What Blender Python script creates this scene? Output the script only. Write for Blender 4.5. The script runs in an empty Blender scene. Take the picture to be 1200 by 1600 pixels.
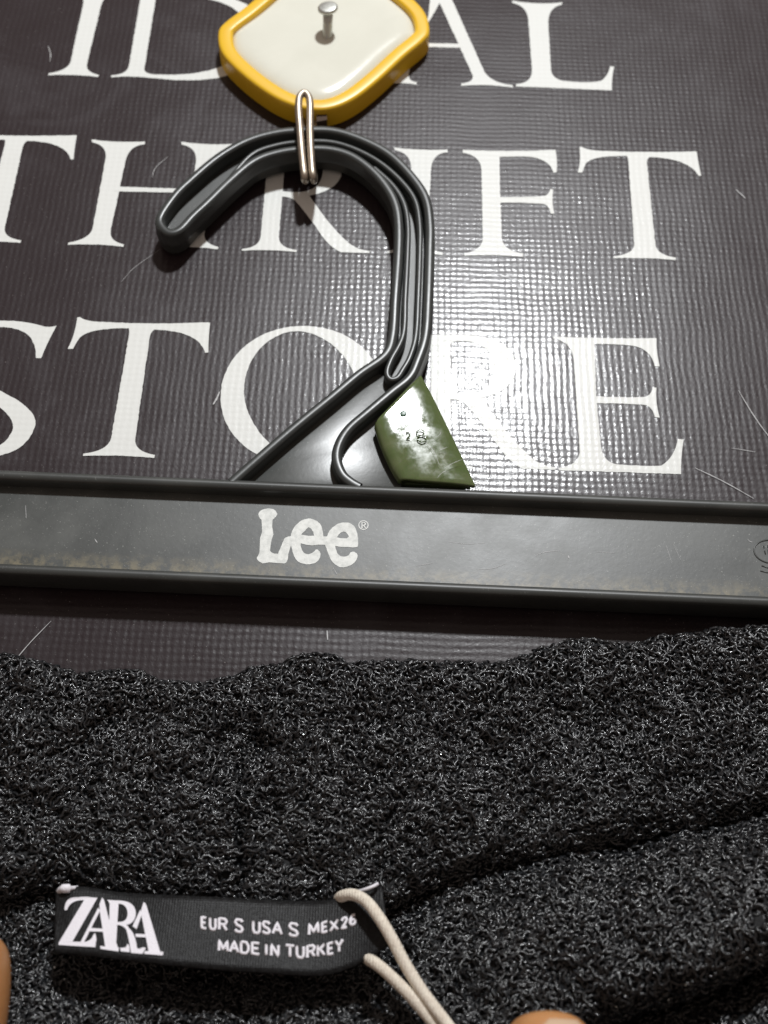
import bpy, bmesh, math, random
import numpy as np
from mathutils import Vector, Matrix
from mathutils.geometry import tessellate_polygon

random.seed(7); RNG = np.random.default_rng(11)
S = 0.001                                   # everything below is measured in millimetres
sc = bpy.context.scene
COL = sc.collection

# ------------------------------------------------------------------ camera
F = 2000.0; TILT = math.radians(29.4); ROLL = math.radians(1.5); DIST = 229.0
CAM = np.array([0.0, -DIST, -DIST * math.tan(TILT)])
FW = np.array([0.0, math.cos(TILT), math.sin(TILT)])
UP0 = np.array([0.0, -math.sin(TILT), math.cos(TILT)]); RT0 = np.array([1.0, 0, 0])
UP = UP0 * math.cos(ROLL) - RT0 * math.sin(ROLL)
RT = RT0 * math.cos(ROLL) + UP0 * math.sin(ROLL)

cd = bpy.data.cameras.new('camera'); cam = bpy.data.objects.new('camera', cd); COL.objects.link(cam)
cd.sensor_fit = 'VERTICAL'; cd.sensor_height = 36.0; cd.sensor_width = 27.0
cd.lens = F / 1600.0 * 36.0
cd.clip_start = 0.01; cd.clip_end = 20.0
cam.matrix_world = Matrix(((RT[0], UP[0], -FW[0], CAM[0] * S), (RT[1], UP[1], -FW[1], CAM[1] * S),
                           (RT[2], UP[2], -FW[2], CAM[2] * S), (0, 0, 0, 1)))
cd.dof.use_dof = True; cd.dof.focus_distance = 0.248; cd.dof.aperture_fstop = 22.0
sc.camera = cam

# ------------------------------------------------------------------ light
world = bpy.data.worlds.new('World'); sc.world = world; world.use_nodes = True
wb = world.node_tree.nodes['Background']
wb.inputs[0].default_value = (1.0, 0.80, 0.69, 1); wb.inputs[1].default_value = 0.27
LAMP_AIM = np.array([19.5, 0.0, 30.5])
_in = LAMP_AIM - CAM; _out = _in * np.array([1, -1, 1]); _out /= np.linalg.norm(_out)
LAMP_POS = LAMP_AIM + _out * 1150.0
ld = bpy.data.lights.new('room_lamp', 'AREA'); ld.shape = 'DISK'; ld.size = 0.08
ld.energy = 14.2; ld.color = (0.965, 0.985, 1.0)
lamp = bpy.data.objects.new('room_lamp', ld); COL.objects.link(lamp)
lamp.location = Vector(LAMP_POS * S)
lamp.rotation_euler = Vector(LAMP_AIM - LAMP_POS).to_track_quat('-Z', 'Y').to_euler()

sc.view_settings.view_transform = 'Standard'; sc.view_settings.look = 'None'
sc.view_settings.exposure = 0.0; sc.view_settings.gamma = 1.0; sc.view_settings.use_curve_mapping = False

# ------------------------------------------------------------------ helpers
def P(x, y, h=0.0):
    """The point h mm off the wall that was measured at photo pixel (x, y); works on arrays."""
    x = np.asarray(x, float); y = np.asarray(y, float); h = np.asarray(h, float)
    d = FW + ((x - 600) / F)[..., None] * RT - ((y - 800) / F)[..., None] * UP
    t = (-h - CAM[1]) / d[..., 1]
    return CAM + t[..., None] * d

def XZ(pts, h):
    p = P([q[0] for q in pts], [q[1] for q in pts], h)
    return [(float(a), float(c)) for a, b, c in p]

def tag(o, label=None, cat=None, group=None, kind=None):
    if label: o['label'] = label
    if cat: o['category'] = cat
    if group: o['group'] = group
    if kind: o['kind'] = kind
    return o

def empty(name, loc=(0, 0, 0)):
    o = bpy.data.objects.new(name, None); COL.objects.link(o)
    o.empty_display_size = 0.01; o.location = Vector(loc) * S
    return o

def link(name, me, mat, parent=None, smooth=True):
    if mat: me.materials.append(mat)
    if smooth: me.polygons.foreach_set('use_smooth', [True] * len(me.polygons))
    o = bpy.data.objects.new(name, me); COL.objects.link(o)
    if parent is not None:
        o.parent = parent
        off = Vector((0, 0, 0)); q = parent
        while q is not None: off += q.location; q = q.parent
        o.location = -off
    return o

def mesh(name, verts, faces, mat, parent=None, smooth=True):
    me = bpy.data.meshes.new(name)
    me.from_pydata([tuple(np.asarray(v) * S) for v in verts], [], faces); me.update()
    return link(name, me, mat, parent, smooth)

def from_bm(name, bm, mat, parent=None, smooth=True, sharp=40):
    bmesh.ops.recalc_face_normals(bm, faces=bm.faces)
    me = bpy.data.meshes.new(name); bm.to_mesh(me); bm.free()
    o = link(name, me, mat, parent, smooth)
    if smooth:
        try: me.set_sharp_from_angle(angle=math.radians(sharp))
        except Exception: pass
    return o

def catmull(pts, n=8, closed=False):
    p = [np.asarray(q, float) for q in pts]; out = []
    m = len(p); rng = range(m if closed else m - 1)
    for i in rng:
        if closed: a, b, c, d = p[(i - 1) % m], p[i], p[(i + 1) % m], p[(i + 2) % m]
        else: a, b, c, d = p[max(i - 1, 0)], p[i], p[i + 1], p[min(i + 2, m - 1)]
        for k in range(n):
            t = k / n
            out.append(0.5 * (2 * b + (c - a) * t + (2 * a - 5 * b + 4 * c - d) * t * t + (3 * b - a - 3 * c + d) * t ** 3))
    if not closed: out.append(p[-1])
    return out

def tube(name, pts, rad, mat, parent=None, sides=12, closed=False, cap=True, flat=1.0):
    """Round tube along 3D points (mm)."""
    pts = [Vector(p) for p in pts]; n = len(pts)
    rads = rad if hasattr(rad, '__len__') else [rad] * n
    V = []; Fc = []; prev = None
    for i, p in enumerate(pts):
        if closed: t = pts[(i + 1) % n] - pts[i - 1]
        else: t = pts[min(i + 1, n - 1)] - pts[max(i - 1, 0)]
        t.normalize()
        if prev is None:
            a = Vector((0, 1, 0)) if abs(t.y) < 0.9 else Vector((1, 0, 0))
            u = (a - t * a.dot(t)).normalized()
        else:
            u = (prev - t * prev.dot(t)).normalized()
        prev = u; w = t.cross(u)
        for k in range(sides):
            an = 2 * math.pi * k / sides
            V.append(p + (u * math.cos(an) * flat + w * math.sin(an)) * rads[i])
    m = n if closed else n - 1
    for i in range(m):
        for k in range(sides):
            a = i * sides + k; b = i * sides + (k + 1) % sides
            c = ((i + 1) % n) * sides + (k + 1) % sides; d = ((i + 1) % n) * sides + k
            Fc.append((a, b, c, d))
    if cap and not closed:
        Fc.append(tuple(range(sides - 1, -1, -1))); Fc.append(tuple((n - 1) * sides + k for k in range(sides)))
    return mesh(name, V, Fc, mat, parent)

def sweep(bm, path, profile, closed=False, cap=True):
    """Sweep a closed (lateral, height-off-wall) profile along an in-wall-plane path [(x,z)]."""
    n = len(path); m = len(profile); rows = []
    for i, p in enumerate(path):
        if closed: a, b = path[i - 1], path[(i + 1) % n]
        else: a, b = path[max(i - 1, 0)], path[min(i + 1, n - 1)]
        tx, tz = b[0] - a[0], b[1] - a[1]; L = math.hypot(tx, tz) or 1; nx, nz = -tz / L, tx / L
        prof = profile(i / (n - 1)) if callable(profile) else profile
        rows.append([bm.verts.new(((p[0] + nx * l) * S, -h * S, (p[1] + nz * l) * S)) for l, h in prof])
    m = len(rows[0])
    for i in range(n if closed else n - 1):
        r, q = rows[i], rows[(i + 1) % n]
        for k in range(m):
            bm.faces.new((r[k], r[(k + 1) % m], q[(k + 1) % m], q[k]))
    if cap and not closed:
        bm.faces.new(rows[0]); bm.faces.new(rows[-1][::-1])

def round_profile(w, h0, h1, rad, lip=None):
    """Bar section w wide from h0 to h1 off the wall, both ends rounded by rad, optional parting-line lip."""
    a = w / 2; rad = min(rad, a * 0.98); pr = []
    for cx, sgn0 in ((a - rad, 1), (-(a - rad), -1)):
        angs = np.linspace(0, 90, 5) if sgn0 == 1 else np.linspace(90, 180, 5)
        for an in angs: pr.append((cx + rad * math.cos(math.radians(an)), h1 - rad + rad * math.sin(math.radians(an))))
    if lip: pr += [(-a, lip + .35), (-a - .16, lip), (-a, lip - .35)]
    for cx, st in ((-(a - rad), 180), (a - rad, 270)):
        for an in np.linspace(st, st + 90, 4): pr.append((cx + rad * math.cos(math.radians(an)), h0 + rad + rad * math.sin(math.radians(an))))
    if lip: pr += [(a, lip - .35), (a + .16, lip), (a, lip + .35)]
    return pr

def slab(name, poly, h0, h1, mat, parent, bevel=0.0, seg=3):
    bm = bmesh.new()
    bot = [bm.verts.new((x * S, -h0 * S, z * S)) for x, z in poly]
    top = [bm.verts.new((x * S, -h1 * S, z * S)) for x, z in poly]
    n = len(poly); bm.faces.new(bot); ft = bm.faces.new(top)
    for i in range(n): bm.faces.new((bot[i], bot[(i + 1) % n], top[(i + 1) % n], top[i]))
    bmesh.ops.recalc_face_normals(bm, faces=bm.faces)
    if bevel: bmesh.ops.bevel(bm, geom=list(ft.edges), offset=bevel * S, segments=seg, profile=0.5, affect='EDGES')
    return from_bm(name, bm, mat, parent)

def path(txt, sx=1.0, ox=0.0, oy=0.0):
    """'x,y' points joined by lines; '~x,y' is the control point of a quadratic curve to the next point."""
    out = []; ctl = None
    for w in txt.split():
        c = w.startswith('~'); x, y = map(float, w.lstrip('~').split(',')); q = np.array((ox + sx * x, oy + sx * y))
        if c: ctl = q; continue
        if ctl is None: out.append(q)
        else:
            a = out[-1]
            for k in range(1, 9):
                t = k / 8; out.append((1 - t) ** 2 * a + 2 * t * (1 - t) * ctl + t * t * q)
            ctl = None
    return out

def print_mesh(name, pieces, mat, parent, h=0.1, dh=0.015):
    """Flat ink: every piece a list of loops (outer, holes...) in wall (x, z) mm, a hair apart where they overlap."""
    V = []; Fc = []
    for i, loops in enumerate(pieces):
        base = len(V); fl = [p for lp in loops for p in lp]
        tri = tessellate_polygon([[Vector((x, z, 0)) for x, z in lp] for lp in loops])
        V += [(x, -(h + i * dh), z) for x, z in fl]
        for a, b, c in tri:
            pa, pb, pc = fl[a], fl[b], fl[c]
            cr = (pb[0] - pa[0]) * (pc[1] - pa[1]) - (pb[1] - pa[1]) * (pc[0] - pa[0])
            Fc.append((base + a, base + b, base + c) if cr > 0 else (base + a, base + c, base + b))
    return mesh(name, V, Fc, mat, parent, smooth=False)

# ------------------------------------------------------------------ materials
class N:
    def __init__(s, name):
        s.m = bpy.data.materials.new(name); s.m.use_nodes = True; s.t = s.m.node_tree
        s.b = s.t.nodes['Principled BSDF']; s.tc = s.t.nodes.new('ShaderNodeTexCoord')
    def new(s, typ, **kw):
        n = s.t.nodes.new(typ)
        for k, v in kw.items(): setattr(n, k, v)
        return n
    def ln(s, a, b): s.t.links.new(a, b)
    def put(s, sock, v):
        if hasattr(v, 'is_linked') or hasattr(v, 'links'): s.ln(v, sock)
        else: sock.default_value = v
    def noise(s, scale, detail=3, rough=.55, vec=None, dist=0):
        n = s.new('ShaderNodeTexNoise'); n.inputs['Scale'].default_value = scale; n.inputs['Detail'].default_value = detail
        n.inputs['Roughness'].default_value = rough; n.inputs['Distortion'].default_value = dist
        s.ln(vec if vec else s.tc.outputs['Object'], n.inputs['Vector']); return n.outputs['Fac']
    def ramp(s, fac, a, b, ca=0.0, cb=1.0):
        n = s.new('ShaderNodeMapRange'); n.inputs['From Min'].default_value = a; n.inputs['From Max'].default_value = b
        n.inputs['To Min'].default_value = ca; n.inputs['To Max'].default_value = cb; s.ln(fac, n.inputs['Value']); return n.outputs['Result']
    def mix(s, fac, a, b):
        n = s.new('ShaderNodeMix', data_type='RGBA')
        s.put(n.inputs[0], fac)
        for k, v in ((6, a), (7, b)):
            if isinstance(v, tuple): n.inputs[k].default_value = (*v, 1)
            else: s.ln(v, n.inputs[k])
        return n.outputs[2]
    def math(s, op, a, b=0.0, c=0.0):
        n = s.new('ShaderNodeMath', operation=op)
        for i, v in enumerate((a, b, c)): s.put(n.inputs[i], v)
        return n.outputs[0]
    def bump(s, height, dist, strength=1.0, prev=None):
        n = s.new('ShaderNodeBump'); n.inputs['Distance'].default_value = dist; n.inputs['Strength'].default_value = strength
        s.ln(height, n.inputs['Height'])
        if prev is not None: s.ln(prev, n.inputs['Normal'])
        return n.outputs['Normal']
    def out(s, base=None, rough=None, normal=None, metal=None, spec=None, **kw):
        b = s.b.inputs
        if base is not None:
            if isinstance(base, tuple): b['Base Color'].default_value = (*base, 1)
            else: s.ln(base, b['Base Color'])
        if rough is not None: s.put(b['Roughness'], rough)
        if metal is not None: b['Metallic'].default_value = metal
        if spec is not None: b['Specular IOR Level'].default_value = spec
        if normal is not None: s.ln(normal, b['Normal'])
        for k, v in kw.items(): s.put(b[k.replace('_', ' ')], v)
        return s.m

def vinyl(name, base, dirt, ink):
    """Laminated flex banner: a glossy skin over a 1.5 mm scrim weave."""
    k = N(name)
    xyz = k.new('ShaderNodeSeparateXYZ')
    wv = k.new('ShaderNodeTexNoise'); wv.inputs['Scale'].default_value = 90; wv.inputs['Detail'].default_value = 2
    k.ln(k.tc.outputs['Object'], wv.inputs['Vector'])
    vm = k.new('ShaderNodeVectorMath', operation='MULTIPLY_ADD')
    k.ln(wv.outputs['Color'], vm.inputs[0]); vm.inputs[1].default_value = (.0013,) * 3; k.ln(k.tc.outputs['Object'], vm.inputs[2])
    k.ln(vm.outputs[0], xyz.inputs[0])
    fx = 2 * math.pi / .00146; fz = 2 * math.pi / .00152
    sx = k.math('SINE', k.math('MULTIPLY', xyz.outputs[0], fx)); sz = k.math('SINE', k.math('MULTIPLY', xyz.outputs[2], fz))
    cell = k.math('MULTIPLY_ADD', sx, 0.54, k.math('MULTIPLY', sz, 0.46))
    cell = k.math('MULTIPLY', cell, k.ramp(k.noise(520, 3), .3, .7, .15, 1.5))
    n1 = k.bump(cell, .000019, 1.0)
    n2 = k.bump(k.noise(1900, 3, .65), .000030, .8, n1)
    n3 = k.bump(k.noise(28, 2), .0006, .5, n2)
    smear = k.noise(34, 5, .65, dist=1.2)
    col = k.mix(k.ramp(smear, .52, .78, 0, .55), base, dirt)
    if not ink:
        dust = k.ramp(k.noise(2600, 1, .5), .70, .78, 0, .5); col = k.mix(dust, col, (.33, .31, .30))
    rg = k.ramp(smear, .3, .75, .31, .40)
    k.ln(n3, k.b.inputs['Coat Normal'])
    return k.out(col, rg, n3, spec=.25 if not ink else .15, Coat_Weight=.19 if not ink else .07, Coat_Roughness=k.ramp(smear, .3, .75, .07, .15))

M = {}
M['banner'] = vinyl('banner_black_vinyl', (.023, .0160, .0180), (.052, .045, .050), False)
M['ink'] = vinyl('banner_white_ink', (.71, .725, .70), (.65, .655, .63), True)

def plastic(name, base, dusty, rough=(.3, .45), speck=.5, bump=.00003, scale=900):
    k = N(name)
    a = k.noise(60, 5, .6, dist=.6); f = k.noise(scale, 3, .6)
    col = k.mix(k.ramp(a, .42, .72, 0, 1), base, dusty)
    sp = k.ramp(k.noise(3300, 1), .70, .80, 0, speck); col = k.mix(sp, col, (.30, .31, .29))
    return k.out(col, k.ramp(a, .3, .7, *rough), k.bump(f, bump, 1.0))
M['hanger'] = plastic('hanger_charcoal_plastic', (.034, .038, .037), (.048, .052, .050), (.29, .38), .25, .000012)
M['rail'] = plastic('hanger_rail_plastic', (.036, .039, .037), (.054, .057, .053), (.38, .46), .35, .000012)
M['web'] = plastic('hanger_dusty_web', (.048, .052, .049), (.074, .078, .072), (.29, .37), .6, .000012)
def bar_web_material():
    k = N('hanger_bar_web'); a = k.noise(60, 5, .6, dist=.6); xyz = k.new('ShaderNodeSeparateXYZ'); k.ln(k.tc.outputs['Object'], xyz.inputs[0])
    p, q = P(0, 880, 4.7), P(1200, 932, 4.7); sl = (q[2] - p[2]) / (q[0] - p[0])
    t = k.math('SUBTRACT', xyz.outputs[2], k.math('MULTIPLY_ADD', xyz.outputs[0], float(sl), float((p[2] - sl * p[0]) * S)))
    dirt = k.math('MULTIPLY', k.ramp(t, .0035, .0002, 0, 1), k.ramp(k.noise(500, 5, .7), .42, .62, 0, .8))     # fluff caught along the lower rail
    col = k.mix(k.ramp(a, .42, .72, 0, 1), (.046, .050, .047), (.074, .078, .072))
    col = k.mix(k.ramp(k.noise(3300, 1), .69, .80, 0, .7), col, (.30, .31, .29)); col = k.mix(dirt, col, (.19, .165, .105))
    return k.out(col, k.ramp(a, .3, .7, .34, .44), k.bump(k.noise(900, 3, .6), .000012))
M['barweb'] = bar_web_material()
M['yellow'] = plastic('yellow_plastic', (.80, .49, .020), (.76, .45, .02), (.28, .36), .0, .000008, 500)
M['cream'] = plastic('cream_glazed_plastic', (.72, .72, .63), (.67, .67, .58), (.12, .20), .0, .00005, 160)
k = N('steel_wire'); M['wire'] = k.out((.44, .38, .31), k.ramp(k.noise(900, 3), .3, .7, .36, .52), k.bump(k.noise(1500, 2), .00002), metal=1.0)
k = N('zinc_nail'); M['nail'] = k.out(k.mix(k.noise(700, 3), (.40, .41, .39), (.66, .67, .63)), .45, k.bump(k.noise(1200, 3), .00008), metal=1.0)
k = N('green_size_plastic'); gr = k.noise(150, 5, .7, dist=1.0)
M['green'] = k.out(k.mix(k.ramp(gr, .45, .7, 0, .6), (.085, .118, .042), (.15, .165, .085)), k.ramp(k.noise(220, 5, .7), .35, .68, .05, .22), k.bump(k.noise(160, 4), .00004, .6), Subsurface_Weight=.25)
M['green'].node_tree.nodes['Principled BSDF'].inputs['Subsurface Radius'].default_value = (.4, 1.0, .2)
M['green'].node_tree.nodes['Principled BSDF'].inputs['Subsurface Scale'].default_value = .001
k = N('pale_scratch'); M['scratch'] = k.out((.42, .42, .42), .5)
k = N('logo_white_print'); M['logo'] = k.out(k.mix(k.ramp(k.noise(900, 4, .7), .42, .66, 0, .65), (.74, .76, .73), (.46, .48, .46)), .55, k.bump(k.noise(1200, 3), .00003))
k = N('black_terry_ground'); M['ground'] = k.out((.006, .006, .0065), .85, k.bump(k.noise(1200, 3), .0004))
k = N('black_bouclé_yarn'.replace('é', 'e'))
tone = k.noise(1300, 2); M['yarn'] = k.out(k.mix(k.ramp(tone, .4, .68, 0, 1), (.0060, .0064, .0074), (.020, .022, .025)), k.ramp(k.noise(2400, 1), .35, .65, .15, .40), k.bump(k.noise(6000, 2), .00008, .6), spec=.8)
k = N('black_satin_label')
xyz = k.new('ShaderNodeSeparateXYZ'); k.ln(k.tc.outputs['Object'], xyz.inputs[0])
wv = k.math('ADD', k.math('SINE', k.math('MULTIPLY', xyz.outputs[0], 14000)), k.math('SINE', k.math('MULTIPLY', xyz.outputs[2], 20000)))
M['satin'] = k.out(k.mix(k.ramp(k.noise(1500, 4, .7), .45, .75, 0, 1), (.0045, .0045, .005), (.017, .018, .019)), .45, k.bump(k.noise(2600, 2), .0001, .6, k.bump(wv, .00002, .5)), spec=.22)
k = N('white_woven_thread'); M['thread'] = k.out((.80, .78, .83), .55, k.bump(k.noise(5200, 2), .00014, .8))
k = N('cream_cotton_cord'); kw = k.new('ShaderNodeTexWave'); kw.inputs['Scale'].default_value = 700; kw.inputs['Distortion'].default_value = 2.5
k.ln(k.tc.outputs['Object'], kw.inputs['Vector'])
M['cord'] = k.out(k.mix(k.ramp(k.noise(1500, 3), .35, .7, 0, 1), (.80, .74, .63), (.68, .60, .50)), .8, k.bump(kw.outputs['Fac'], .00012, .7, k.bump(k.noise(3000, 3), .0002, .6)))
k = N('skin'); M['skin'] = k.out(k.mix(k.ramp(k.noise(120, 4), .35, .7, 0, 1), (.40, .175, .055), (.48, .235, .095)), .42, k.bump(k.noise(1500, 3), .00012, .5), Subsurface_Weight=.2)
M['skin'].node_tree.nodes['Principled BSDF'].inputs['Subsurface Radius'].default_value = (1.0, .4, .2)
M['skin'].node_tree.nodes['Principled BSDF'].inputs['Subsurface Scale'].default_value = .002
k = N('finger_nail_keratin'); M['fnail'] = k.out((.56, .40, .27), .25, k.bump(k.noise(500, 2), .00004))
k = N('wall_paint'); M['wall'] = k.out((.55, .52, .47), .8, k.bump(k.noise(300, 4), .0004))

# ------------------------------------------------------------------ wall and banner
bm = bmesh.new(); bmesh.ops.create_cube(bm, size=1.0)
for v in bm.verts: v.co = Vector((v.co.x * 1.6, v.co.y * .1 + .0565, v.co.z * 1.2))
tag(from_bm('wall', bm, M['wall'], smooth=False), kind='structure')

bx, bz = 330, 260
g = 60; V = []; Fc = []
for j in range(g + 1):
    for i in range(g + 1): V.append((-bx + 2 * bx * i / g, 0.0, -bz + 20 + 2 * bz * j / g))
for j in range(g):
    for i in range(g):
        a = j * (g + 1) + i; Fc.append((a, a + 1, a + g + 2, a + g + 1))
banner = mesh('banner', V, Fc, M['banner'])
so = banner.modifiers.new('thickness', 'SOLIDIFY'); so.thickness = .0006; so.offset = -1
tag(banner, 'glossy black vinyl banner printed with large white serif capitals, behind everything', 'banner')

# glyphs: traced outlines brought into wall millimetres, base line at z = 0
def G(txt, sx, ox, oy, x0, base):
    return [(x - x0, z - base) for x, z in XZ(path(txt, sx, ox, oy), 0.1)]
B1, B2, B3 = 124.3, 68.9, 11.4
ZA = (.316667, 0, 0); ZB = (.35, 0, 440); Z8 = (.45, 660, 0); Z1 = (.458333, 200, 0); ZC = (.416667, 700, 440); Z2 = (.416667, 300, 380)

def place(pieces, dx, base, s=1.0):
    def rag(lp):                                                       # ink edge stepped by the weave under it
        q = [(dx + s * x, base + s * z) for x, z in lp]; out = []
        for (x0, z0), (x1, z1) in zip(q, q[1:] + q[:1]):
            m = max(1, int(math.hypot(x1 - x0, z1 - z0) / .6)); L = math.hypot(x1 - x0, z1 - z0) or 1
            for k in range(m):
                j = random.uniform(-.07, .07) if k else 0
                out.append((x0 + (x1 - x0) * k / m - (z1 - z0) / L * j, z0 + (z1 - z0) * k / m + (x1 - x0) / L * j))
        return out
    pcs = [[rag(lp) for lp in loops] for loops in pieces]
    return print_mesh('letter', pcs, M['ink'], banner, .1)

def shift(lp, dx, dz=0): return [(x + dx, z + dz) for x, z in lp]
def wx(x, y): return float(P(x, y, .1)[0])

stem = G('452,688 ~580,706 716,698 714,712 ~640,716 620,790 546,1140 ~538,1190 612,1206 608,1218 ~470,1200 334,1208 338,1197 ~440,1180 456,1130 522,780 ~528,716 455,702', *ZA, 0, B2)
sx0 = sum(x for x, z in stem) / len(stem)
stem = shift(stem, -sx0)                                             # an upright with bracketed serifs, centred on x = 0
place([[stem]], wx(119, 118), B1, .985)                              # I of the first row
# H
hx = sx0; hx2 = (wx(258, 386) + wx(346, 388)) / 2
bar_l, bar_r = hx + 1.5, hx2 - 1.5; bzc = float(P(225, 297)[2]) - B2
place([[stem], [shift(stem, hx2 - hx)], [[(bar_l - hx, bzc - .75), (bar_r - hx, bzc - .65), (bar_r - hx, bzc + .65), (bar_l - hx, bzc + .75)]]], hx, B2)
place([[stem]], wx(653, 396), B2)                                    # I of the second row
# T, traced in the third row
tx0 = wx(185, 712)
T = G('357,158 ~372,172 420,178 ~640,192 930,182 938,184 ~930,250 930,316 916,318 ~890,220 690,214 ~672,225 668,250 604,700 ~596,758 692,774 688,788 ~540,772 370,778 372,768 ~480,756 496,700 572,260 ~580,222 575,208 ~400,206 356,250 ~340,272 326,300 302,300 ~335,240 345,160', *ZB, tx0, B3)
place([[T]], tx0, B3)
place([[T]], wx(1007, 407), B2, .965)
place([[T]], wx(-17, 377), B2, .965)
# F
fx0 = wx(767, 398)
place([[G('140,520 ~300,528 462,520 ~470,560 466,598 456,600 ~440,545 350,543 268,545 270,684 ~400,684 425,680 ~440,675 444,656 454,658 ~448,700 458,742 446,742 ~440,712 420,708 ~340,702 271,704 276,830 ~285,872 350,880 348,892 ~240,880 146,888 146,880 ~205,870 210,830 205,590 ~203,540 140,530', *Z8, fx0, B2)]], fx0, B2)
# E, traced in the third row
ex0 = wx(920, 735)
Eg = G('393,206 ~600,214 782,212 ~780,260 794,318 776,318 ~760,250 690,240 ~600,232 549,234 556,430 ~680,436 740,432 ~764,424 768,395 782,398 ~776,450 794,510 776,508 ~766,466 735,462 ~640,456 558,456 572,600 ~575,680 640,686 ~760,694 800,690 ~850,660 862,590 884,592 ~872,660 874,722 ~640,714 415,708 415,698 ~488,690 494,640 472,300 ~466,222 395,214', *ZC, ex0, B3)
place([[Eg]], ex0, B3)
place([[Eg]], wx(470, 128), B1, .93)                                 # E of the first row, mostly behind the hook plate
# R, outer outline and counter
rx = wx(475, 391)
def R(stem_x, s=1.0):
    k = 33.4
    o = path('-6.4,0 ~-2.4,.5 -2.3,4 -2.3,29 ~-2.4,32.4 -6.3,32.7 -6.3,33.4 ~1,33.1 4,33.5 ~15.8,33.4 15.8,25.2 ~15.6,19 8.4,17 ~14.5,6.0 19,2.0 ~20.8,.6 23.2,.4 23.2,-.2 16.6,-.2 ~14,1 11.6,5.2 ~8,11.5 5,15.4 ~3.5,16.6 1.9,16.4 1.9,4 ~2.1,.6 6.3,.1 6.3,-.5 ~0,.2 -6.4,-.5')
    c = path('1.9,18.2 ~11.2,16.6 11.2,25 ~11,31.4 4.8,31.7 ~2.4,31.8 1.9,30.8')
    return [[[tuple(p) for p in o], [tuple(p) for p in c]]]
place(R(0), wx(421, 391), B2, 1.0)
place(R(0), wx(690, 724), B3, 1.03)
# O
oc, ocz = wx(471, 620), 17.6
def ring(cx, cz, a, b, pw=2.0, skew=0, n=56):
    out = []
    for i in range(n):
        t = 2 * math.pi * i / n; c, s_ = math.cos(t), math.sin(t)
        x = a * math.copysign(abs(c) ** (2 / pw), c); z = b * math.copysign(abs(s_) ** (2 / pw), s_)
        out.append((cx + x + skew * z, cz + z))
    return out
oa = wx(471, 622) - wx(344, 622)
place([[ring(0, ocz, oa, 18.1, 2.05), ring(0, ocz, oa - 5.0, 16.6, 1.9, -.10)]], oc, B3)
# S, mostly outside the frame on the left
Sx = wx(54, 632)
so_ = path('-1.5,25 -2.6,25 ~-3.6,33 -11,33.2 ~-18.6,33 -18.8,26 ~-18.4,21 -10.5,16.8 ~0,12 0,7.5 ~-.6,-.8 -11,-.9 ~-17,-.9 -22,1.4 ~-22.6,5 -22.6,10 -21.4,10 ~-20,1.0 -11.5,.9 ~-5,1 -4.6,6.6 ~-5,10.6 -12.5,14.2 ~-22.6,18.6 -22.8,25.4 ~-22,34.8 -11,35 ~-6,35 -2.0,33.6 ~-.6,33.4 .6,34 ~-.6,30 -1.5,25')
place([[[tuple(p) for p in so_]]], Sx + 1.0, B3, 1.0)
# A of the first row
place([[G('30,-25 92,-25 216,250 ~240,288 314,296 314,304 ~220,290 135,298 135,290 ~186,285 172,255 60,10 12,95 -8,150 -40,230 ~-62,282 -20,285 -20,294 ~-60,286 -110,290 -108,282 ~-78,278 -58,235 20,60', *Z8, 0, 0)],
       [G('18,150 140,152 142,166 14,163', *Z8, 0, 0)]], 0, 0)
# L of the first row
place([[G('312,2 ~400,18 486,8 484,16 ~436,26 437,80 446,240 ~450,278 500,282 ~590,290 622,280 ~646,262 652,230 666,232 ~656,270 658,314 ~480,306 324,300 326,292 ~384,288 380,240 368,70 ~364,20 312,10', *Z8, 0, 0)]], 0, 0)
# D of the first row
dxc = wx(206, 122)
do = path('-5.4,-.3 ~-.6,.5 5,-.2 ~33,-3.8 33,16.6 ~33,33 9,33 -5.2,33.1 -5.2,32.3 ~-1.2,32 -1.3,28.4 -1.3,4.4 ~-1.2,.8 -5.4,.4')
dc = path('2.8,3.2 ~2.8,1.3 6,1.1 ~28,.6 28,16.6 ~28,31.2 8.4,31.2 ~2.8,31.2 2.8,29.6')
place([[[tuple(p) for p in do], [tuple(p) for p in dc]]], dxc, B1, .985)

def scratch(pts, w, parent, h, mat='scratch', name='scratch'):
    c = catmull(pts, 5); q = XZ(c, h); V = []; Fc = []
    for i, p in enumerate(q):
        a, b = q[max(i - 1, 0)], q[min(i + 1, len(q) - 1)]; tx, tz = b[0] - a[0], b[1] - a[1]; L = math.hypot(tx, tz) or 1
        ww = w * (.35 + .65 * math.sin(math.pi * (i + .5) / len(q))) * random.uniform(.6, 1.2)
        V += [(p[0] - tz / L * ww, -h, p[1] + tx / L * ww), (p[0] + tz / L * ww, -h, p[1] - tx / L * ww)]
    for i in range(len(q) - 1): Fc.append((2 * i, 2 * i + 1, 2 * i + 3, 2 * i + 2))
    return mesh(name, V, Fc, M[mat], parent, smooth=False)
for pts, w in (([(75, 72), (79, 84), (78, 96)], .13), ([(238, 278), (243, 262), (262, 245)], .08), ([(24, 1031), (48, 1003), (80, 970)], .10),
               ([(1154, 610), (1175, 645), (1200, 680), (1232, 715)], .10), ([(1086, 731), (1130, 752), (1178, 779)], .11), ([(511, 985), (512, 1000)], .14),
               ([(333, 632), (339, 622), (343, 612)], .22), ([(1150, 296), (1165, 310)], .16), ([(250, 390), (210, 418), (190, 440)], .045), ([(1143, 700), (1180, 706)], .06)):
    scratch(pts, w, banner, .2)

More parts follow.
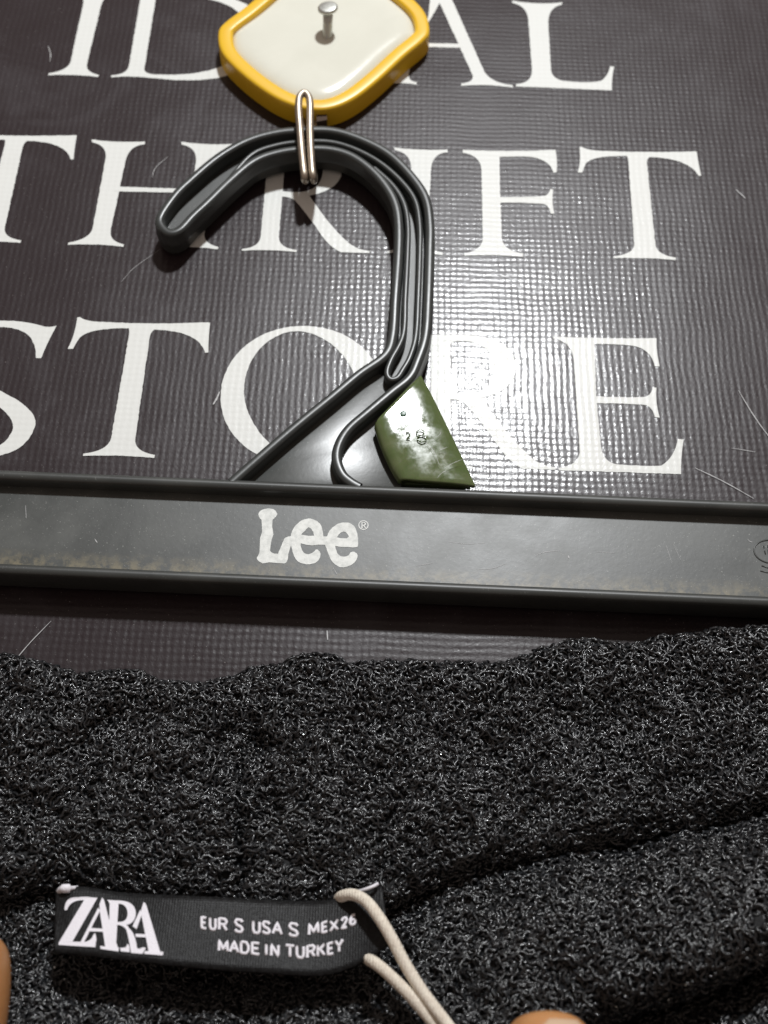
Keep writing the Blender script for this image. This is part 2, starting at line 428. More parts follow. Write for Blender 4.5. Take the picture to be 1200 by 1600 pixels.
# ------------------------------------------------------------------ wall hook: yellow rim, cream plate, wire
pc = np.array((-18.4, 136.5))
low = [(-26.8, -1.9), (-25.1, -9.2), (-18.7, -17.4), (-11.0, -24.2), (-4.5, -27.4), (1.5, -27.9), (7.5, -24.6), (14.2, -17.3), (21.2, -7.5), (25.6, -1.6)]
outl = catmull(low + [(-x, -z) for x, z in low], 6, closed=True)
hook = empty('wall_hook', (pc[0], 0, pc[1] - 28))
tag(hook, 'yellow-rimmed cream diamond wall hook with a steel wire hook, at the top', 'wall hook')
cen = [(pc[0] + x * (1 - 1.9 / math.hypot(x, z)), pc[1] + z * (1 - 1.9 / math.hypot(x, z))) for x, z in outl]
bm = bmesh.new()
prof = [(-1.9, .2), (1.9, .2), (1.9, 5.0)] + [(1.0 + .9 * math.cos(a), 5.0 + .9 * math.sin(a)) for a in np.linspace(.35, 1.57, 4)] + \
       [(-1.0 - .9 * math.sin(a), 5.0 + .9 * math.cos(a)) for a in np.linspace(0, 1.25, 4)] + [(-1.9, 4.2)]
sweep(bm, cen, prof, closed=True)
rim = from_bm('rim', bm, M['yellow'], hook, sharp=50)
# cream plate: domed, with a soft pillow edge
V = []; Fc = []; rings = [1.0, .985, .95, .90, .83, .74, .62, .48, .34, .2, .08]
hts = [3.6, 4.3, 4.85, 5.25, 5.5, 5.55, 5.5, 5.45, 5.45, 5.45, 5.45]
nn = len(outl)
for r, hh in zip(rings, hts):
    for x, z in outl:
        L = math.hypot(x, z); q = (1 - 3.55 / L) * r
        V.append((pc[0] + x * q, -hh, pc[1] + z * q))
V.append((pc[0], -5.45, pc[1]))
for j in range(len(rings) - 1):
    for i in range(nn):
        a, b = j * nn + i, j * nn + (i + 1) % nn; Fc.append((a, b, b + nn, a + nn))
for i in range(nn): Fc.append(((len(rings) - 1) * nn + i, (len(rings) - 1) * nn + (i + 1) % nn, len(V) - 1))
mesh('plate', V, Fc, M['cream'], hook)
# wire: one hairpin that leaves the plate, passes under the hanger's hook and ends in the bend in front
def wpt(x, y, h): return P(x, y, h).tolist()
hz_ = (2.0, .95, 1.1, 3.2, 6.6, 9.0, 9.7, 9.9, 10.2, 10.6, 10.9, 11.0)
yy_ = (180, 228, 262, 279, 282, 277, 262, 232, 205, 180, 163, 151)
wl = [wpt(x, y, h) for x, y, h in zip((472, 472, 475, 476.5, 477, 476, 474, 471, 469, 467, 466.5, 468.5), yy_, hz_)]
wr = [wpt(x, y, h) for x, y, h in zip((496, 493, 491, 490.5, 490.5, 489, 487.5, 485.5, 484.5, 484.5, 484.5, 482), yy_, hz_)]
tube('wire_hook', catmull(wl + [wpt(475.5, 145, 11.1)] + wr[::-1], 7), .88, M['wire'], hook, 14)
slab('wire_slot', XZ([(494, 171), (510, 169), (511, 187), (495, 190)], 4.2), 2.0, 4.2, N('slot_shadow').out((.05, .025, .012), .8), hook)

# ------------------------------------------------------------------ nail
nail = empty('nail', tuple(P(511, 56, 5.45)))
tag(nail, 'round-headed grey steel nail sticking out of the cream plate of the wall hook', 'nail')
n0 = P(511.5, 57, 5.3); n1 = n0 + 6.4 * np.array((.03, -.88, .47)); ax = (n1 - n0) / np.linalg.norm(n1 - n0)
tube('shank', [n0 - ax * 3, n0, n0 + (n1 - n0) * .5, n1], [1.22, 1.22, 1.22, 1.3], M['nail'], nail, 16)
hd = np.array((-.12, -.98, .12)); hd /= np.linalg.norm(hd)
head = [n1 - hd * .35, n1 - hd * .1, n1 + hd * .2, n1 + hd * .75, n1 + hd * .98, n1 + hd * 1.08]
tube('head', head, [1.2, 2.2, 2.52, 2.52, 2.3, 1.9], M['nail'], nail, 24)

# ------------------------------------------------------------------ hanger
HB, HF = .8, 7.7
hanger = empty('trouser_hanger', tuple(P(520, 850, 0)))
tag(hanger, 'charcoal plastic trouser hanger with ribbed hook and white logo on its bar', 'hanger')
A = [(247, 332), (268, 299), (292, 275), (337, 238), (383, 213), (429, 200), (475, 196), (521, 197), (567, 211), (612, 234), (649, 270), (672, 305), (679, 345), (679, 390), (677, 463), (673, 522), (661, 562)]
I_ = [(278, 361), (305, 340), (330, 317), (362, 285), (398, 254), (435, 240), (478, 234), (516, 235), (548, 245), (578, 268), (600, 295), (612, 322), (616, 355), (615, 400), (610, 463), (606, 522), (594, 552)]
def lerp(i, f): return (I_[i][0] + (A[i][0] - I_[i][0]) * f, I_[i][1] + (A[i][1] - I_[i][1]) * f)
n = len(A)
left_tail = [(562, 582), (520, 617), (467, 660), (420, 700), (372, 742), (361, 752)]
right_tail = [(640, 588), (612, 611), (575, 642), (545, 668), (530, 692), (526, 715), (534, 738), (548, 751), (562, 759)]
def pxpath(pts, h, k=6): return XZ(catmull(pts, k), h)
# rim of the hook: inner rib, round the tip, outer rib
fi = [.11] * n; fo = [.89] * n
loop = left_tail[::-1] + [lerp(i, .115) for i in range(n - 1, -1, -1)] + [(264, 361), (251, 350)] + [lerp(i, .885) for i in range(n)] + right_tail
loop[len(left_tail) + n - 1] = (281, 356); 
bm = bmesh.new()
sweep(bm, pxpath(loop, HF), round_profile(2.15, HB, HF, .85, lip=4.0))
from_bm('edge_rib', bm, M['hanger'], hanger, sharp=60)
# inner ribs that make the long slot
M_ = [None] * n
mr = [(3, .14), (4, .33), (5, .37), (6, .38), (7, .38), (8, .39), (9, .46), (10, .55), (11, .61), (12, .63), (13, .64), (14, .65), (15, .66)]
ml = [(9, .2), (10, .28), (11, .32), (12, .34), (13, .34), (14, .35), (15, .36)]
u = [lerp(i, f) for i, f in mr] + [(641, 556), (630, 576), (621, 589), (610, 591), (605, 581), (611, 562)] + [lerp(i, f) for i, f in ml[::-1]]
bm = bmesh.new(); sweep(bm, pxpath(u, 7.1), round_profile(1.3, 2.0, 7.2, .55))
from_bm('inner_rib', bm, M['hanger'], hanger, sharp=60)
# floor of the hook
po = XZ(catmull([(254, 341)] + [lerp(i, .9) for i in range(n)] + [(636, 604)], 6), HF); pi_ = XZ(catmull([(266, 358)] + [lerp(i, .1) for i in range(n)] + [(585, 583)], 6), HF)
bm = bmesh.new(); rows = []
for (x0, z0), (x1, z1) in zip(po, pi_):
    rows.append([bm.verts.new((x * S, -h * S, z * S)) for x, z, h in ((x0, z0, 1.8), (x0, z0, 3.9), (x1, z1, 3.9), (x1, z1, 1.8))])
for a, b in zip(rows[:-1], rows[1:]):
    for k in range(4): bm.faces.new((a[k], a[(k + 1) % 4], b[(k + 1) % 4], b[k]))
bm.faces.new(rows[0]); bm.faces.new(rows[-1][::-1])
from_bm('hook_floor', bm, M['rail'], hanger, smooth=False)
# gusset between the hook and the bar
slab('gusset', XZ([(583, 580), (638, 602), (600, 660), (608, 690), (628, 762), (360, 762), (388, 732), (470, 660), (560, 586)], 4.5), 2.8, 4.5, M['web'], hanger, .2, 2)
# bar
def barline(y0, y1, h, x0=-330, x1=1560):
    f = lambda x: y0 + (y1 - y0) * x / 1200.0
    return XZ([(x, f(x)) for x in np.linspace(x0, x1, 31)], h)
BT = 7.8
for y0, y1, nm in ((739.5, 790, 'top_rail'), (886.5, 938, 'bottom_rail')):
    bm = bmesh.new(); pr = round_profile(2.35, .9, BT, 1.1)
    if nm: # a moulded step along the underside and top, near the back
        pr = [(l * (1.0 if h > 2.6 else .86), h) for l, h in pr]
    sweep(bm, barline(y0, y1, BT), pr); from_bm(nm, bm, M['rail'], hanger, sharp=50)
lt = barline(742, 792.5, BT); lb = barline(884, 935.5, BT)
bm = bmesh.new(); rows = []
for (x0, z0), (x1, z1) in zip(lt, lb):
    rows.append([bm.verts.new((x * S, -h * S, z * S)) for x, z, h in ((x0, z0, 2.8), (x0, z0, 4.7), (x1, z1, 4.7), (x1, z1, 2.8))])
for a, b in zip(rows[:-1], rows[1:]):
    for k in range(4): bm.faces.new((a[k], a[(k + 1) % 4], b[(k + 1) % 4], b[k]))
bm.faces.new(rows[0]); bm.faces.new(rows[-1][::-1])
from_bm('bar_web', bm, M['barweb'], hanger, smooth=False)
WEB = 4.7
# logo print on the bar
ZL = (.183333, 380, 780)
lo = '130,130 ~145,82 210,80 ~285,82 290,128 ~280,160 250,176 248,230 258,300 240,350 235,400 230,440 ~236,462 295,468 ~310,440 345,350 ~356,320 405,315 ~410,270 440,235 ~490,170 560,166 ~625,168 660,220 ~684,268 682,318 715,318 ~726,268 770,235 ~826,196 870,198 ~930,200 955,245 ~984,300 978,405 ~930,420 785,400 ~796,490 860,492 ~898,490 915,455 ~948,438 972,470 ~984,520 915,565 ~868,590 820,578 ~745,548 715,440 ~706,404 695,390 640,390 590,397 540,390 490,378 ~494,466 550,470 ~596,466 615,432 ~640,420 660,465 ~656,540 585,552 ~520,566 465,530 ~430,500 412,410 405,395 385,470 ~384,540 355,548 300,545 220,540 165,548 ~108,520 118,495 ~140,470 140,430 145,330 160,280 160,230 155,175 ~132,160 130,130'
h1 = '495,303 ~530,262 560,240 ~596,260 606,312 560,314'; h2 = '800,325 ~822,284 855,277 ~894,284 900,322 880,336 830,332'
jit = lambda q: (q[0] + random.uniform(-.35, .35), q[1] + random.uniform(-.35, .35))
print_mesh('logo_print', [[XZ([jit(q) for q in path(t, *ZL)], WEB) for t in (lo, h1, h2)]], M['logo'], hanger, WEB + .06)
rc = (380 + 1025 * .183333, 780 + 222 * .183333)
rr = lambda r: XZ([(rc[0] + r * math.cos(a), rc[1] + r * math.sin(a) * .93) for a in np.linspace(0, 2 * math.pi, 28, endpoint=False)], WEB)
q = lambda t: XZ(path(t, *ZL), WEB)
print_mesh('registered_mark', [[rr(8.0), rr(6.5)], [q('1008,196 1017,196 1017,250 1008,250'), ], [q('1014,196 ~1046,196 1046,212 ~1046,228 1014,228 1014,221 ~1036,222 1036,212 ~1036,203 1014,203')], [q('1022,226 1032,226 1050,250 1039,250')]], M['logo'], hanger, WEB + .06)
# raised moulding mark at the right end and fine scratches on the web
mk = P(1204, 862, WEB)
tube('moulding_mark', [(mk[0] + 3.3 * math.cos(a), -WEB - .02, mk[2] + 2.6 * math.sin(a)) for a in np.linspace(0, 2 * math.pi, 26, endpoint=False)], .16, M['web'], hanger, 6, closed=True)
for a, b in (((1193, 853), (1196, 866)), ((1199, 852), (1201, 866)), ((1190, 884), (1208, 888)), ((1188, 892), (1208, 895))):
    tube('moulding_mark', [P(*a, WEB + .02), P((a[0] + b[0]) / 2, (a[1] + b[1]) / 2 + 1, WEB + .02), P(*b, WEB + .02)], .13, M['web'], hanger, 6)
for pts, w in (([(836, 869), (850, 863), (876, 860)], .05), ([(888, 868), (889, 872)], .14), ([(745, 890), (770, 888), (792, 880)], .04), ([(700, 846), (730, 850), (760, 848)], .03), ([(930, 862), (960, 864)], .03),
               ([(40, 790), (41, 810)], .05), ([(148, 842), (152, 848)], .09), ([(520, 886), (527, 898)], .05), ([(650, 884), (676, 880)], .04), ([(1168, 842), (1172, 846), (1176, 847)], .07), ([(1040, 850), (1050, 880)], .03), ([(1052, 850), (1064, 876)], .03)):
    scratch(pts, w, hanger, WEB + .05)

# ------------------------------------------------------------------ green size clip
clip = empty('size_clip', tuple(P(680, 752, 3)))
tag(clip, 'olive green plastic size clip wedged beside the hanger hook above the bar', 'size clip')
ZG = (1 / 6, 570, 560); HC = 8.2
gp = lambda t, h=HC: XZ(path(t, *ZG), h)
# front plate with its rolled left edge: rows across, from the left roll to the right edge
edge_l = [(84, 600), (130, 745), (180, 870), (250, 1010), (318, 1112)]
top_r = [(528, 128), (640, 330), (770, 590), (900, 850), (1050, 1160)]
el = catmull(edge_l, 4); er = catmull(top_r, 4)
bm = bmesh.new(); grid = []
for tt, (a, b) in zip(np.linspace(0, 1, len(el)), zip(el, er)):
    row = []
    pa, pb = P(570 + a[0] / 6, 560 + a[1] / 6, HC), P(570 + b[0] / 6, 560 + b[1] / 6, HC)
    d = (pb - pa); L = np.linalg.norm(d); d /= L; r = 2.0
    for an in np.linspace(-100, 0, 7):                                # the roll
        s_, c_ = math.sin(math.radians(an)), math.cos(math.radians(an))
        row.append((pa + d * (r + r * s_), HC - r + r * c_ - .75 * tt ** 2))
    for f in np.linspace(.15, 1, 8):
        row.append((pa + d * (r + (L - r) * f), HC - .45 * f ** 6 - .35 * f - .75 * tt ** 2))
    grid.append([bm.verts.new((p[0] * S, -h * S, p[2] * S)) for p, h in row])
for a, b in zip(grid[:-1], grid[1:]):
    for k in range(len(a) - 1): bm.faces.new((a[k], a[k + 1], b[k + 1], b[k]))
fo_ = from_bm('front_plate', bm, M['green'], clip, sharp=70)
so = fo_.modifiers.new('thickness', 'SOLIDIFY'); so.thickness = .0011; so.offset = -1
bv = fo_.modifiers.new('soft_edges', 'BEVEL'); bv.width = .0003; bv.segments = 2; bv.limit_method = 'ANGLE'; bv.angle_limit = 1.0
slab('back_plate', gp('110,660 540,180 1000,1150 330,1120', 5.0), 1.6, 2.7, M['green'], clip, .2)
slab('hinge_strip', gp('100,640 150,640 350,1080 300,1090', 6.4), 2.7, 6.4, M['green'], clip)
dot = P(570 + 360 / 6, 560 + 515 / 6, HC)
def zring(cx, cy, rx, ry, w):
    c = P(570 + cx / 6, 560 + cy / 6, HC)
    return tube('raised_numeral', [(c[0] + rx * math.cos(a), -HC - .02, c[2] + ry * math.sin(a)) for a in np.linspace(0, 2 * math.pi, 22, endpoint=False)], w, M['green'], clip, 6, closed=True)
zring(520, 695, .80, .68, .12); zring(535, 752, .92, .80, .12)
tube('raised_numeral', catmull([P(570 + x / 6, 560 + y / 6, HC + .02) for x, y in ((385, 700), (405, 690), (425, 705), (410, 735), (392, 752), (425, 752))], 4), .11, M['green'], clip, 6)
bm = bmesh.new(); bmesh.ops.create_uvsphere(bm, u_segments=16, v_segments=8, radius=1.0)
for v in bm.verts: v.co = Vector(((dot[0] + v.co.x * .72) * S, (-HC + v.co.y * .10) * S, (dot[2] + v.co.z * .72) * S))
from_bm('gate_mark', bm, N('gate_dark').out((.03, .09, .05), .35), clip)
for pts in ([(745, 1030), (820, 985), (925, 942)], [(680, 1120), (715, 1080), (760, 1050)], [(650, 750), (700, 715), (712, 690)], [(700, 860), (780, 830)], [(560, 780), (640, 860), (700, 1000)]):
    scratch([(570 + x / 6, 560 + y / 6) for x, y in pts], .035, clip, HC + .06)

# ------------------------------------------------------------------ garment
def interp(pts):
    xs, ys = zip(*pts); xs = np.array(xs, float); ys = np.array(ys, float)
    def f(x):
        x = np.asarray(x, float); t = np.interp(x, xs, ys)
        return (np.interp(x - 9, xs, ys) + np.interp(x + 9, xs, ys) + 2 * t) / 4
    return f
top = interp([(-260, 1040), (-60, 1034), (0, 1036), (60, 1044), (130, 1066), (170, 1058), (215, 1060), (250, 1075), (330, 1079), (370, 1070), (400, 1056), (430, 1054), (470, 1038), (510, 1034), (545, 1048), (600, 1045), (680, 1047), (760, 1049), (800, 1044), (850, 1026), (890, 1014), (930, 1011), (975, 1023), (1020, 1011), (1080, 1001), (1140, 993), (1200, 991), (1460, 985)])
c1 = interp([(-260, 1415), (-60, 1405), (0, 1400), (60, 1388), (110, 1380), (200, 1404), (300, 1420), (400, 1436), (500, 1440), (580, 1430), (640, 1402), (700, 1376), (800, 1346), (900, 1327), (1000, 1310), (1100, 1289), (1200, 1262), (1460, 1205)])
c2 = interp([(-260, 2600), (600, 2300), (760, 1790), (860, 1660), (930, 1602), (1000, 1572), (1080, 1545), (1160, 1512), (1230, 1470), (1460, 1350)])
hb = interp([(-260, 10), (0, 10), (200, 8.5), (400, 8.5), (560, 11), (700, 14), (850, 18), (1000, 22), (1200, 26), (1460, 28)])
_ph = RNG.uniform(0, 6.28, 40); _fq = RNG.uniform(-1, 1, (40, 2))
def wob(u, v, lam):
    s = 0
    for k in range(14): s = s + np.sin((u * _fq[k, 0] + v * _fq[k, 1]) * 6.283 / lam + _ph[k])
    return s / 3.7
RT_ = 42.0
def height(u, v):
    """Height off the wall of the garment seen at (u, v): waistband, then the body below its fold, then the lower right fold."""
    t, a, b = top(u), c1(u), c2(u)
    A_ = 11.5 + 1.0 * wob(u, v, 190) + .5 * wob(v, u, 70)
    A_ = A_ - 3.2 * np.exp(-((u - 374 - 4 * np.sin(v / 30)) / 8.0) ** 2) * np.clip((v - 1170) / 40, 0, 1)
    A_ = A_ - 3.2 * np.exp(-(((u - 402) / 24) ** 2 + ((v - 1166) / 26) ** 2)) - 1.5 * np.exp(-(((u - 200) / 30) ** 2 + ((v - 1120) / 22) ** 2))
    q = np.clip((a - v) / 44.0, 0, 1); A_ = A_ - 6.0 * (1 - np.sqrt(1 - (1 - q) ** 2))
    d1 = np.maximum(v - a, 0)
    B_ = 3.8 + (hb(u) - 3.8) * (1 - np.exp(-d1 / 62.0)) + .9 * wob(u + 300, v, 130)
    B_ = B_ - 3.2 * np.exp(-(((v - 1535) / 26) ** 2)) * np.clip((u - 120) / 60, 0, 1) * np.clip((560 - u) / 60, 0, 1)
    B_ = B_ + np.clip((v - 1560) / 120, 0, 2.5) * 6.0 * np.clip((880 - u) / 300, 0, 1)
    q2 = np.clip((b - v) / 62.0, 0, 1); B_ = B_ - 9.0 * (1 - np.sqrt(1 - (1 - q2) ** 2)) * np.clip((u - 640) / 160, 0, 1)
    C_ = 6.5 + np.clip((v - b) / 62, 0, 3) * 6
    return np.where(v < a, A_, np.where(v < b, B_, C_))
us = np.linspace(-250, 1450, 426)
rows = []; rim_h = height(us, top(us) + 46)
R0 = 5.0                                                               # rolled top edge of the waistband
for an in np.linspace(-175, -8, 9):                                    # back of the roll, over the top
    c_, s_ = math.cos(math.radians(an)), -math.sin(math.radians(an))
    p = P(us, top(us) + 40, 0.0)
    z_edge = P(us, top(us), rim_h - R0)
    q = z_edge.copy(); q[:, 1] = -(rim_h - R0 + R0 * c_); q[:, 2] = z_edge[:, 2] - R0 * .9 + R0 * .9 * s_
    rows.append(q)
back = rows[0].copy(); back[:, 2] -= 30; rows.insert(0, back)
n_roll = len(rows)
fr = np.concatenate([np.linspace(0, 1, 46), ])
def row_at(v): return P(us, v, height(us, v))
v0 = top(us) + 34
for f in np.linspace(0, 1, 60): rows.append(row_at(v0 + (c1(us) - 1.5 - v0) * f))
vb = c1(us) + 1.0
c2c = np.minimum(c2(us), 1980)
for f in np.linspace(0, 1, 64): rows.append(row_at(vb + (c2c - 1.5 - vb) * f))
vc = c2c + 1.0
for f in np.linspace(0, 1, 14): rows.append(row_at(vc + (2010 - vc) * f))
GR = np.stack(rows)                                                    # rows x cols x 3, mm
nr, ncol = GR.shape[:2]
idx = np.arange(nr * ncol).reshape(nr, ncol)
Fq = np.stack([idx[:-1, :-1], idx[1:, :-1], idx[1:, 1:], idx[:-1, 1:]], -1).reshape(-1, 4)
garment = empty('garment', tuple(P(600, 1500, 8)))
tag(garment, 'black boucle terry knit garment with a folded waistband, held open below the hanger', 'garment')
me = bpy.data.meshes.new('cloth'); me.from_pydata((GR.reshape(-1, 3) * S).tolist(), [], Fq.tolist()); me.update()
cloth = link('cloth', me, M['ground'], garment)

# loops of yarn, scattered over the cloth by area
A0 = GR[:-1, :-1].reshape(-1, 3); A1 = GR[:-1, 1:].reshape(-1, 3); A2 = GR[1:, 1:].reshape(-1, 3); A3 = GR[1:, :-1].reshape(-1, 3)
nrm = np.cross(A1 - A0, A3 - A0); area = np.linalg.norm(nrm, axis=1) + 1e-9
cen_ = (A0 + A1 + A2 + A3) / 4; rel = cen_ - CAM; dep = rel @ FW
pu = 600 + F * (rel @ RT) / dep; pv = 800 - F * (rel @ UP) / dep
wgt = area * np.where((pu > -70) & (pu < 1270) & (pv < 1670), 1.0, .22)
ri = np.repeat(np.arange(nr - 1), ncol - 1); wgt = wgt * np.where(ri < 4, .05, 1.0)
NL = 25000
fsel = RNG.choice(len(wgt), NL, p=wgt / wgt.sum())
a_, b_ = RNG.random((NL, 1)), RNG.random((NL, 1))
p0 = (A0[fsel] * (1 - a_) + A1[fsel] * a_) * (1 - b_) + (A3[fsel] * (1 - a_) + A2[fsel] * a_) * b_
nv = nrm[fsel] / area[fsel][:, None]
nv *= np.sign((nv * (CAM - p0)).sum(1, keepdims=True) + 1e-9) * np.where(ri[fsel] < n_roll, 0, 1)[:, None] + np.where(ri[fsel] < n_roll, 1, 0)[:, None]
# on the roll the normal points away from its axis
axis_c = GR[:n_roll].mean(0)
roll = ri[fsel] < n_roll
ax_p = np.stack([p0[:, 0], np.interp(p0[:, 0], axis_c[:, 0], -(rim_h - R0)), np.interp(p0[:, 0], axis_c[:, 0], P(us, top(us), rim_h - R0)[:, 2] - R0 * .9)], 1)
out_ = p0 - ax_p; nv = np.where((roll & ((nv * out_).sum(1) < 0))[:, None], -nv, nv)
exv = A1[fsel] - A0[fsel]; exv -= nv * (exv * nv).sum(1, keepdims=True); exv /= np.linalg.norm(exv, axis=1, keepdims=True)
eyv = np.cross(nv, exv)
NRG = 12; s = np.linspace(0, 1, NRG)
pv0 = pv[fsel]; pu0 = pu[fsel]
tidy = np.clip((pv0 - 1150) / 90, 0, 1) * np.clip((1440 - pv0) / 60 + 1, .25, 1) * np.where(pu0 > 650, np.clip(1.0 - (pv0 - c1(pu0)) / 30, .25, 1), 1.0)
sd = 1.75 - 1.2 * tidy
phi0 = RNG.normal(0, 1, NL) * sd + RNG.integers(0, 2, NL) * math.pi
Ln = RNG.gamma(7, .68, NL).clip(2.4, 8.5)
amp = RNG.uniform(.55, 1.7, NL); wl_ = RNG.uniform(1.7, 3.2, NL); ph = RNG.uniform(0, 6.28, NL); curl = RNG.normal(0, 1.1, NL)
phi = phi0[:, None] + amp[:, None] * np.sin(6.283 * s[None] * (Ln / wl_)[:, None] + ph[:, None]) + curl[:, None] * (s - .5)[None]
st = (Ln / (NRG - 1))[:, None]
da, db = np.cos(phi) * st, np.sin(phi) * st
pa = np.cumsum(da, 1); pb = np.cumsum(db, 1); pa -= pa.mean(1, keepdims=True); pb -= pb.mean(1, keepdims=True)
hm = RNG.beta(1.3, 1.5, NL) * 1.5 + .05
hh = -.7 + (hm + .7)[:, None] * np.sin(np.pi * (.06 + .88 * s))[None] ** .55 + .12 * np.sin(6.283 * s[None] * RNG.uniform(1, 2.6, NL)[:, None] + ph[:, None] * 1.7)
cpt = p0[:, None] + pa[..., None] * exv[:, None] + pb[..., None] * eyv[:, None] + hh[..., None] * nv[:, None]
tan = np.gradient(cpt, axis=1); tan /= np.linalg.norm(tan, axis=2, keepdims=True) + 1e-9
side = np.cross(tan, nv[:, None]); side /= np.linalg.norm(side, axis=2, keepdims=True) + 1e-9
upv = np.cross(side, tan)
rad = (RNG.uniform(.225, .31, NL)[:, None] * (.72 + .28 * np.sin(np.pi * (.08 + .84 * s))[None] ** .5))
K = 4; vt = []
for kk in range(K):
    an = math.radians(90 + 90 * kk); vt.append(cpt + rad[..., None] * (side * math.cos(an) + upv * math.sin(an)))
vt = np.stack(vt, 2).reshape(-1, 3) * S
b0 = (np.arange(NL) * NRG * K)[:, None, None] + (np.arange(NRG - 1) * K)[None, :, None] + np.arange(K)[None, None]
b1 = (np.arange(NL) * NRG * K)[:, None, None] + (np.arange(NRG - 1) * K)[None, :, None] + ((np.arange(K) + 1) % K)[None, None]
quad = np.stack([b0, b1, b1 + K, b0 + K], -1).reshape(-1)
me = bpy.data.meshes.new('yarn_loops'); nf = len(quad) // 4
me.vertices.add(len(vt)); me.vertices.foreach_set('co', vt.reshape(-1))
me.loops.add(len(quad)); me.loops.foreach_set('vertex_index', quad.astype(np.int32))
me.polygons.add(nf); me.polygons.foreach_set('loop_start', np.arange(nf, dtype=np.int32) * 4)
me.update(calc_edges=True); me.polygons.foreach_set('use_smooth', np.ones(nf, bool))
yarn = link('yarn_loops', me, M['yarn'], garment, smooth=False)
tag(yarn, kind='stuff')

# bright specks: flakes added as glints on the yarn, thickest at the lower left
k = N('yarn_glint'); M['glint'] = k.out(k.mix(k.noise(900, 1), (.55, .62, .64), (.85, .86, .82)), .28, metal=1.0)
cand = np.where((pu0 > -10) & (pu0 < 130) & (pv0 > 1440) & (pv0 < 1620))[0]
pick = np.concatenate([RNG.choice(cand, min(70, len(cand)), replace=False), RNG.choice(NL, 260, replace=False)])
V = []; Fc = []
for i_ in pick:
    c_ = cpt[i_, NRG // 2] + nv[i_] * .22; ax_ = RNG.normal(0, 1, (3, 3)); ax_, _ = np.linalg.qr(ax_); b_i = len(V); sz = RNG.uniform(.55, 1.0)
    for k_, l_ in zip(range(3), (.30, .17, .10)): V += [c_ + ax_[k_] * l_ * sz, c_ - ax_[k_] * l_ * sz]
    for x_ in (0, 1):
        for y_ in (2, 3):
            for z_ in (4, 5): Fc.append((b_i + x_, b_i + y_, b_i + z_))
tag(mesh('yarn_glints', V, Fc, M['glint'], garment, smooth=False), kind='stuff')

# ------------------------------------------------------------------ sewn-in label
lt_ = catmull([(88, 1388), (130, 1386), (200, 1396), (330, 1402), (430, 1407), (505, 1408), (548, 1398), (597, 1383)], 8)
lb_ = catmull([(84, 1489), (130, 1493), (200, 1501), (310, 1513), (420, 1521), (500, 1525), (556, 1509), (609, 1476)], 8)
def lab_h(x, f):
    x = np.asarray(x, float); f = np.asarray(f, float)
    return 14.3 + 2.2 * f + 1.1 * np.sin((x - 80) / 150) + 2.6 * np.clip((x - 470) / 140, 0, 1.2) ** 1.5 - 1.0 * np.clip((110 - x) / 30, 0, 1) * (1 - f) + .25 * np.sin(x / 37 + 2.2 * f)
V = []; Fc = []; m = 10
for a, b in zip(lt_, lb_):
    for k in range(m + 1):
        f = k / m; x = a[0] + (b[0] - a[0]) * f; y = a[1] + (b[1] - a[1]) * f
        V.append(P(x, y, lab_h(x, f)))
for i in range(len(lt_) - 1):
    for k in range(m):
        a = i * (m + 1) + k; Fc.append((a, a + 1, a + m + 2, a + m + 1))
label = mesh('label', V, Fc, M['satin'], garment)
tag(label, 'black satin size label with white woven lettering')
so = label.modifiers.new('thickness', 'SOLIDIFY'); so.thickness = .00045; so.offset = 0
ltx = np.array([p[0] for p in lt_]); lty = np.array([p[1] for p in lt_]); lbx = np.array([p[0] for p in lb_]); lby = np.array([p[1] for p in lb_])
def on_label(x, y, dh=.3):
    f = np.clip((y - np.interp(x, ltx, lty)) / (np.interp(x, lbx, lby) - np.interp(x, ltx, lty)), 0, 1)
    return P(x, y, lab_h(x, f) + dh)
ZW = (.183333, 70, 1370)
def woven(pieces):
    """Satin-stitched capital: filled outlines raised off the tape, edges rounded down to it."""
    bm = bmesh.new()
    for i, t in enumerate(pieces):
        p = path(t, *ZW)
        vs = [bm.verts.new(Vector(on_label(x, y, .42 + .02 * i)) * S) for x, y in p]
        lo_ = [bm.verts.new(Vector(on_label(x, y, .1)) * S) for x, y in p]
        tri = tessellate_polygon([[Vector((x, y, 0)) for x, y in p]])
        for a, b, c in tri:
            try: bm.faces.new((vs[a], vs[b], vs[c]))
            except ValueError: pass
        for j in range(len(p)):
            bm.faces.new((vs[j], vs[(j + 1) % len(p)], lo_[(j + 1) % len(p)], lo_[j]))
    return from_bm('letter', bm, M['thread'], label, smooth=False)
woven(['168,285 ~168,180 250,176 350,170 448,180 235,552 335,556 ~400,545 412,495 430,478 440,530 430,600 118,580 118,562 335,198 ~215,195 190,282'])
woven(['466,235 488,176 504,196 562,420 622,600 515,596 468,290', '456,262 470,290 335,556 304,556', '388,436 500,442 500,468 372,464', '470,590 632,602 628,636 476,614'])
woven(['532,196 630,204 606,602 545,598 553,228', '618,202 ~770,200 776,310 ~770,400 690,410 ~650,412 610,408 612,384 ~705,396 706,310 ~700,226 616,228', '612,386 ~690,382 720,440 ~770,480 786,606 ~800,622 836,600 862,606 832,656 735,648 ~716,520 694,450 ~664,408 612,410', '642,606 690,602 706,568 722,594 722,642 646,634'])
woven(['818,292 842,214 862,232 984,640 886,640 824,330', '812,282 828,318 782,446 748,420', '772,486 868,490 868,516 776,512', '852,632 1012,640 1004,670 848,656'])
